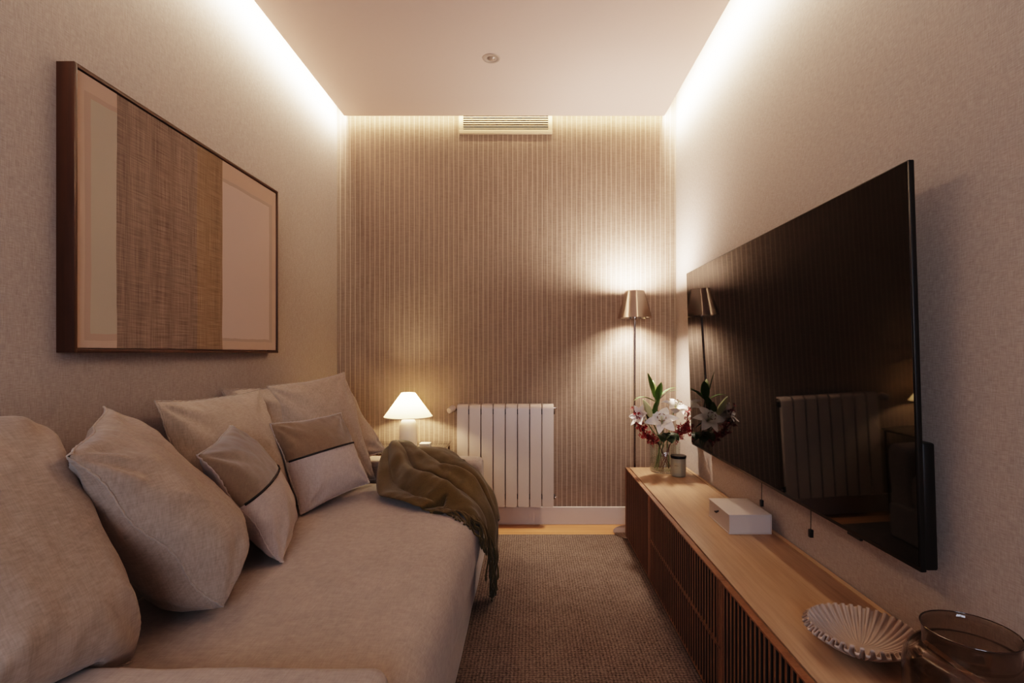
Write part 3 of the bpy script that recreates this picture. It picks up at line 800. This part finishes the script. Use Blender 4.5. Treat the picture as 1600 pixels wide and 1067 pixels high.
# ribbed bowl
def bowl():
    bm = bmesh.new(); nR, nA, ridges = 24, 760, 38
    cx, cy = 0.785, 1.245
    def P(i, a, inner):
        f = i/nR
        r = 0.036+(0.118-0.036)*f
        z = 0.004+0.050*f**1.5
        amp = 0.0008+0.0056*f**1.5
        s = math.sin(a*ridges); s = math.tanh(s*1.6)/math.tanh(1.6); a = a-0.42*f*f*math.sin(2*a*ridges)/ridges
        dz = amp*s*0.75; dr = -amp*0.9*s*f
        th = 0.005
        nrm_r, nrm_z = -0.55, 0.83
        k = th/2 if inner else -th/2
        return (cx+(r+dr+nrm_r*k)*math.cos(a), cy+(r+dr+nrm_r*k)*math.sin(a), TOP+0.003+z+dz+nrm_z*k)
    for inner in (True, False):
        g = [[bm.verts.new(P(i, 2*PI*j/nA, inner)) for j in range(nA)] for i in range(nR+1)]
        if inner: gi = g
        else: go = g
        for i in range(nR):
            for j in range(nA):
                q = (g[i][j], g[i+1][j], g[i+1][(j+1) % nA], g[i][(j+1) % nA]); bm.faces.new(q if inner else q[::-1])
    for j in range(nA):
        bm.faces.new((gi[nR][j], go[nR][j], go[nR][(j+1) % nA], gi[nR][(j+1) % nA]))
    ci = bm.verts.new((cx, cy, TOP+0.0085)); co = bm.verts.new((cx, cy, TOP+0.0005))
    ring = [bm.verts.new((cx+0.034*math.cos(2*PI*j/nA), cy+0.034*math.sin(2*PI*j/nA), TOP+0.0005)) for j in range(nA)]
    for j in range(nA):
        bm.faces.new((ci, gi[0][j], gi[0][(j+1) % nA]))
        bm.faces.new((co, ring[(j+1) % nA], ring[j])); bm.faces.new((go[0][j], ring[j], ring[(j+1) % nA], go[0][(j+1) % nA]))
    return bm
o = obj('ribbed_bowl', bowl(), M['bowl'], None, angle=None, loc=(0.785, 1.245, TOP))
tag(o, 'shallow beige ribbed bowl with ruffled rim on the sideboard', 'bowl')

# smoky glass vase
vX, vY = 0.815, 0.972
prof_o = [(0, 0.0005), (0.070, 0.0005), (0.092, 0.008), (0.102, 0.03), (0.104, 0.06), (0.104, 0.115)]
prof_o += [(0.104-0.0295*(1-math.cos(a)), 0.115+0.042*math.sin(a)) for a in [PI/2*i/10 for i in range(1, 11)]]
prof_o += [(0.0735, 0.161), (0.0725, 0.168), (0.0735, 0.186), (0.075, 0.193)]
prof_i = [(max(r-0.0035, 0), z+(0.006 if r < 0.08 and z < 0.02 else 0)) for r, z in reversed(prof_o)]
bm = bmesh.new(); lathe(bm, prof_o+[(0.0735, 0.195)]+prof_i, (vX, vY, TOP), 72)
o = obj('glass_vase', bm, M['smoke'], None, angle=60, loc=(vX, vY, TOP))
bm = bmesh.new(); lathe(bm, [(0.0752+0.0012*math.cos(a), 0.1945+0.0012*math.sin(a)) for a in [2*PI*i/8 for i in range(8)]], (vX, vY, TOP), 72, True)
rm = obj('rim', bm, plain('dark glass rim', lin(62, 46, 38), 0.1), o); rm['label'] = 'dark rounded rim'; tag(o, 'squat smoked brown glass vase with wide neck at the near end of the sideboard', 'vase')

# flower vase
fvX, fvY, VR, VH = 0.810, 3.150, 0.088, 0.175
fv = thing('flower_vase', 'clear glass cylinder vase holding lilies on the far end of the sideboard', 'vase', (fvX, fvY, TOP))
bm = bmesh.new()
lathe(bm, [(0, 0.0005), (VR-0.004, 0.0005), (VR, 0.004), (VR, VH), (VR-0.0015, VH+0.001), (VR-0.003, VH), (VR-0.003, 0.014), (0, 0.012)], (fvX, fvY, TOP), 56)
obj('glass', bm, M['glass'], fv, angle=60)
bm = bmesh.new(); lathe(bm, [(0, 0.0135), (VR-0.0036, 0.0155), (VR-0.0036, 0.075), (0, 0.075)], (fvX, fvY, TOP), 56); obj('water', bm, M['water'], fv)

# ------------------------------------------------------------------ flowers
def frame_from(d, up=Vector((0, 0, 1))):
    d = Vector(d).normalized(); a = up.cross(d)
    if a.length < 1e-4: a = Vector((1, 0, 0))
    a.normalize(); return a, d.cross(a), d
def petals(bm, c, axis, n=6, L=0.105, W=0.042, openness=1.0, seed=0):
    a, b, d = frame_from(axis); rr = random.Random(seed); c = Vector(c)
    for k in range(n):
        th = 2*PI*k/n+rr.uniform(-0.1, 0.1)+0.3
        rad = a*math.cos(th)+b*math.sin(th); tan = d.cross(rad)
        Lk = L*rr.uniform(0.92, 1.05); Wk = W*(1.0 if k % 2 else 0.78); nu, nv = 12, 8; rows = []
        op = openness*rr.uniform(0.9, 1.08); lift = 0.0015*(k % 2)
        p = Vector(c)+rad*0.004; ang = 0.12
        for i in range(nu+1):
            f = i/nu
            ang = 0.15+op*(1.35*min(f*1.6, 1)**1.2+0.75*max(0, f-0.55)/0.45)
            if i: p = p+(d*math.cos(ang)+rad*math.sin(ang))*Lk/nu
            nn = (-d*math.sin(ang)*-1+rad*-math.cos(ang))
            w = Wk*(math.sin(PI*(0.06+0.94*f)**0.85))**0.8*0.5 if f < 1 else 0.0008
            row = []
            for j in range(nv+1):
                s = -1+2*j/nv
                cup = nn*(0.22*w*s*s+lift)+nn*0.003*math.sin(f*9+seed+s*3)*abs(s)-nn*0.0018*math.exp(-(s*5)**2)
                row.append(bm.verts.new(p+tan*s*w+cup))
            rows.append(row)
        for i in range(nu):
            for j in range(nv): bm.faces.new((rows[i][j], rows[i+1][j], rows[i+1][j+1], rows[i][j+1]))
def stem_curve(p0, p1, bend=(0, 0, 0), n=14):
    p0, p1, bd = Vector(p0), Vector(p1), Vector(bend)
    return [p0.lerp(p1, i/n)+bd*math.sin(PI*i/n) for i in range(n+1)]
def through_vase(foot, tip, bend=(0, 0, 0)):
    """foot inside the vase, through its mouth, up to the tip"""
    foot, tip = Vector(foot), Vector(tip); mouth = Vector((fvX+(tip.x-fvX)*0.30, fvY+(tip.y-fvY)*0.30, TOP+VH+0.012))
    ctl = [foot, foot.lerp(mouth, 0.5), mouth, mouth.lerp(tip, 0.5)+Vector(bend), tip]
    return [crom(ctl, i/20) for i in range(21)]
def leaf(bm, p0, d, L, W, droop=0.3, up=Vector((0, 0, 1))):
    d = Vector(d).normalized(); a = d.cross(up); a = a.normalized() if a.length > 1e-3 else Vector((1, 0, 0)); nn = a.cross(d)
    p = Vector(p0); rows = []; n = 12
    for i in range(n+1):
        f = i/n
        if i: p = p+(d-Vector((0, 0, 1))*droop*f*f*1.6).normalized()*L/n
        w = W*0.72*math.sin(PI*min(0.05+0.95*f, 0.999))**0.8
        rows.append([bm.verts.new(p+a*s*w+nn*0.25*w*abs(s)) for s in (-1, -0.5, 0, 0.5, 1)])
    for i in range(n):
        for j in range(4): bm.faces.new((rows[i][j], rows[i+1][j], rows[i+1][j+1], rows[i][j+1]))
g_l = 'white lilies in the clear vase'
def lily(label, c, axis, foot, L, openness, seed, stam=True, leaves=()):
    c = Vector(c); ax = Vector(axis).normalized(); t = thing('lily', label, 'flower', tuple(foot), g_l)
    bm = bmesh.new(); petals(bm, c, ax, 6, L, L*0.56, openness, seed); o = obj('petals', bm, M['petal'], t, angle=None)
    if stam:
        a, b, d = frame_from(ax); bm = bmesh.new(); b2 = bmesh.new()
        for k in range(6):
            th_ = 2*PI*k/6; rad = a*math.cos(th_)+b*math.sin(th_)
            pts = [c+d*0.01, c+d*0.045+rad*0.010, c+d*0.075+rad*0.024]
            tube(bm, pts, 0.0011, 6)
            e = pts[-1]; tg = d.cross(rad); tube(b2, [e-tg*0.008-d*0.001, e, e+tg*0.008-d*0.001], [0.0012, 0.0024, 0.0012], 6)
        tube(bm, [c, c+d*0.05, c+d*0.088], [0.0018, 0.0016, 0.0028], 6)
        s = obj('stamens', bm, M['bud'], t, angle=None); obj('anther', b2, M['anther'], s, angle=None)
    bm = bmesh.new(); tube(bm, through_vase(foot, c, (0, 0, 0.0)), 0.0032, 8); obj('stem', bm, M['stem'], t, angle=None)
    if leaves:
        bm = bmesh.new()
        for (p0, d, LL, WW, dr) in leaves: leaf(bm, p0, d, LL, WW, dr)
        obj('leaves', bm, M['leafd'], t, angle=None)
    return t
zb = TOP+0.02
lily('large open white lily facing the room, at the centre of the bouquet', (0.772, 3.065, 0.735), (-0.20, -0.70, 0.55), (fvX-0.055, fvY-0.03, zb), 0.118, 0.93, 1,
     leaves=[((0.79, 3.09, 0.665), (-0.25, -0.85, 0.1), 0.11, 0.055, 0.7), ((0.80, 3.10, 0.67), (0.45, -0.7, 0.1), 0.11, 0.055, 0.7), ((0.80, 3.08, 0.68), (0.1, -0.8, -0.2), 0.10, 0.06, 0.6)])
lily('open white lily with showing brown anthers at the upper right of the bouquet', (0.855, 3.125, 0.795), (0.25, -0.35, 0.75), (fvX+0.03, fvY+0.03, zb), 0.115, 0.86, 4,
     leaves=[((0.82, 3.11, 0.70), (-0.6, -0.4, 0.6), 0.10, 0.032, 0.5)])
lily('half-open white lily turned away to the left of the bouquet', (0.672, 3.08, 0.765), (-0.72, -0.45, 0.40), (fvX-0.03, fvY+0.04, zb), 0.10, 0.62, 7, False,
     leaves=[((0.72, 3.12, 0.72), (-0.25, -0.3, 0.9), 0.11, 0.03, 0.4)])
def bud(bm, p0, d, L, r):
    a, b, dd = frame_from(d); pts = []; rad = []
    for i in range(13):
        f = i/12; pts.append(Vector(p0)+dd*L*f+a*0.006*math.sin(PI*f)); rad.append(max(r*math.sin(PI*(0.12+0.86*f**0.85))**0.8, 0.0008))
    tube(bm, pts, rad, 14)
def budstem(label, p0, d, L, r, foot, leaves, mat='bud', name='lily_bud'):
    t = thing(name, label, 'flower', tuple(foot), None)
    bm = bmesh.new(); bud(bm, p0, d, L, r); obj('bud', bm, M[mat], t, angle=None)
    bm = bmesh.new(); tube(bm, through_vase(foot, p0), 0.003, 8); obj('stem', bm, M['stem'], t, angle=None)
    bm = bmesh.new()
    for (q0, dd, LL, WW, dr) in leaves: leaf(bm, q0, dd, LL, WW, dr)
    obj('leaves', bm, M['leafm'], t, angle=None)
    return t
budstem('long closed greenish white lily bud at the left of the bouquet', (0.705, 3.06, 0.775), (-0.42, -0.25, 0.85), 0.125, 0.019, (fvX-0.045, fvY+0.01, zb),
        [((0.72, 3.08, 0.74), (0.1, -0.3, 0.9), 0.13, 0.03, 0.3)])
# tall leafy stem with a small bud
budstem('small yellow green lily bud among the tall leaves on top of the bouquet', (0.742, 3.13, 0.90), (-0.1, 0, 1), 0.085, 0.0165, (fvX-0.065, fvY-0.015, zb),
        [((0.735, 3.11, 0.885), (-0.28, -0.1, 1.0), 0.155, 0.036, 0.0), ((0.755, 3.10, 0.86), (0.10, -0.25, 1.0), 0.125, 0.036, 0.15),
         ((0.74, 3.11, 0.86), (-1.0, -0.2, 0.55), 0.145, 0.030, 0.75), ((0.765, 3.11, 0.87), (0.8, -0.3, 0.85), 0.135, 0.030, 0.55),
         ((0.765, 3.12, 0.885), (0.9, 0.1, 0.75), 0.14, 0.026, 0.45), ((0.735, 3.10, 0.80), (0.2, -0.4, 0.9), 0.10, 0.028, 0.2)])
# red orchid sprays
g_r = 'red orchid sprays in the clear vase'
def spray(label, foot, tip, bend, nfl, seed, spread):
    t = thing('orchid_spray', label, 'flower', tuple(foot), g_r); rr = random.Random(seed)
    path = through_vase(foot, tip, bend); sub = []
    bm = bmesh.new(); tube(bm, path, 0.0024, 6)
    fb = bmesh.new()
    for k in range(nfl):
        f = rr.uniform(0.55, 1.0); i = int(f*20); base = path[min(i, 20)]
        off = Vector((rr.gauss(0, 1), rr.gauss(0, 0.7), rr.gauss(0, 1)))*spread*(1.15-0.5*f)
        p = base+off; p.x = min(p.x, XR-0.035)
        if k % 3 == 0: tube(bm, [base, base.lerp(p, 0.5)+Vector((0, 0, 0.006)), p], 0.0009, 5)
        ax = Vector((rr.uniform(-1, 1), rr.uniform(-1, 0.4), rr.uniform(-0.5, 1)))
        a, b, d = frame_from(ax)
        for m in range(5):
            th_ = 2*PI*m/5+rr.uniform(-0.2, 0.2); rad = a*math.cos(th_)+b*math.sin(th_); tn = d.cross(rad); LL = rr.uniform(0.010, 0.0165)
            q = [p, p+rad*LL*0.5+tn*LL*0.26+d*0.002, p+rad*LL+d*0.004, p+rad*LL*0.5-tn*LL*0.26+d*0.002]
            fb.faces.new([fb.verts.new(x) for x in q])
    obj('stem', bm, M['stemr'], t, angle=None); obj('florets', fb, M['red'], t, angle=None)
spray('crimson orchid spray arching out at the lower left of the bouquet', (fvX+0.02, fvY-0.02, zb), (0.625, 3.03, 0.745), (0.01, 0, -0.035), 70, 31, 0.024)
spray('crimson orchid spray rising at the left edge of the bouquet', (fvX+0.04, fvY, zb), (0.605, 3.06, 0.82), (0.0, 0, -0.055), 55, 32, 0.017)
spray('crimson orchid spray rising at the right edge of the bouquet beside the television', (fvX-0.02, fvY-0.03, zb), (0.93, 3.07, 0.825), (0.02, -0.01, -0.03), 75, 33, 0.024)
spray('crimson orchid spray hanging low at the right of the bouquet', (fvX-0.03, fvY, zb), (0.925, 3.04, 0.70), (0.0, -0.01, 0.03), 80, 34, 0.025)

# ------------------------------------------------------------------ lights
def area(name, loc, rot, sx, sy, watts, col):
    l = bpy.data.lights.new(name, 'AREA'); l.shape = 'RECTANGLE'; l.size = sx; l.size_y = sy; l.energy = watts; l.color = col
    o = bpy.data.objects.new(name, l); COL.objects.link(o); o.location = loc; o.rotation_euler = rot; return o
def point(name, loc, watts, col, r=0.02):
    l = bpy.data.lights.new(name, 'POINT'); l.energy = watts; l.color = col; l.shadow_soft_size = r
    o = bpy.data.objects.new(name, l); COL.objects.link(o); o.location = loc; return o
WARM = (1.0, 0.84, 0.64)
LY0 = 0.6; Lc = (LY0+YB-0.03)/2; Ll = YB-0.03-LY0
# LED strips on the edges of the dropped ceiling, shining across the slot at the walls
area('led_strip_left', (PX0-0.003, Lc, ZC+0.028), (0, PI/2-0.12, 0), 0.014, Ll, 84, WARM)
area('led_strip_right', (PX1+0.003, Lc, ZC+0.028), (0, -PI/2+0.12, 0), 0.014, Ll, 92, WARM)
area('led_strip_back', ((PX0+PX1)/2, PY1+0.003, ZC+0.028), (PI/2, 0, 0), XR-XL-0.06, 0.014, 7.0, (1.0, 0.78, 0.48))
point('floor_lamp_bulb_upper', (FX, FY, 1.520), 52, (1.0, 0.85, 0.73), 0.028)
point('floor_lamp_bulb_lower', (FX, FY, 1.452), 16, (1.0, 0.85, 0.73), 0.028)
point('table_lamp_bulb', (LX, LY, TZ+0.268), 11, (1.0, 0.78, 0.50), 0.025)
# dusk light through the rear window
wd = bpy.data.worlds.new('dusk'); scene.world = wd; wd.use_nodes = True
nt = wd.node_tree; bg = nt.nodes['Background']; bg.inputs[0].default_value = (0.80, 0.83, 1.0, 1); bg.inputs[1].default_value = 7.6
p = area('window_portal', ((wx0+wx1)/2, YF+0.01, (wz0+wz1)/2), (PI/2, 0, 0), wx1-wx0, wz1-wz0, 1, (1, 1, 1)); p.data.cycles.is_portal = True

# ------------------------------------------------------------------ camera
cam = bpy.data.cameras.new('camera'); co = bpy.data.objects.new('camera', cam); COL.objects.link(co)
co.location = (0, 0, 1.147); co.rotation_euler = (PI/2, 0, 0)
cam.sensor_width = 36; cam.lens = 820/1600*36; cam.shift_x = -(828-800)/1600; cam.shift_y = (552-533.5)/1600
cam.clip_start = 0.02
scene.camera = co
scene.view_settings.view_transform = 'Filmic'
scene.view_settings.look = 'High Contrast'
scene.view_settings.exposure = 0.30
cy = scene.cycles
cy.max_bounces = 10; cy.diffuse_bounces = 6; cy.glossy_bounces = 5; cy.transparent_max_bounces = 16
cy.caustics_reflective = True; cy.caustics_refractive = False
cy.sample_clamp_indirect = 4.0
cy.use_denoising = True
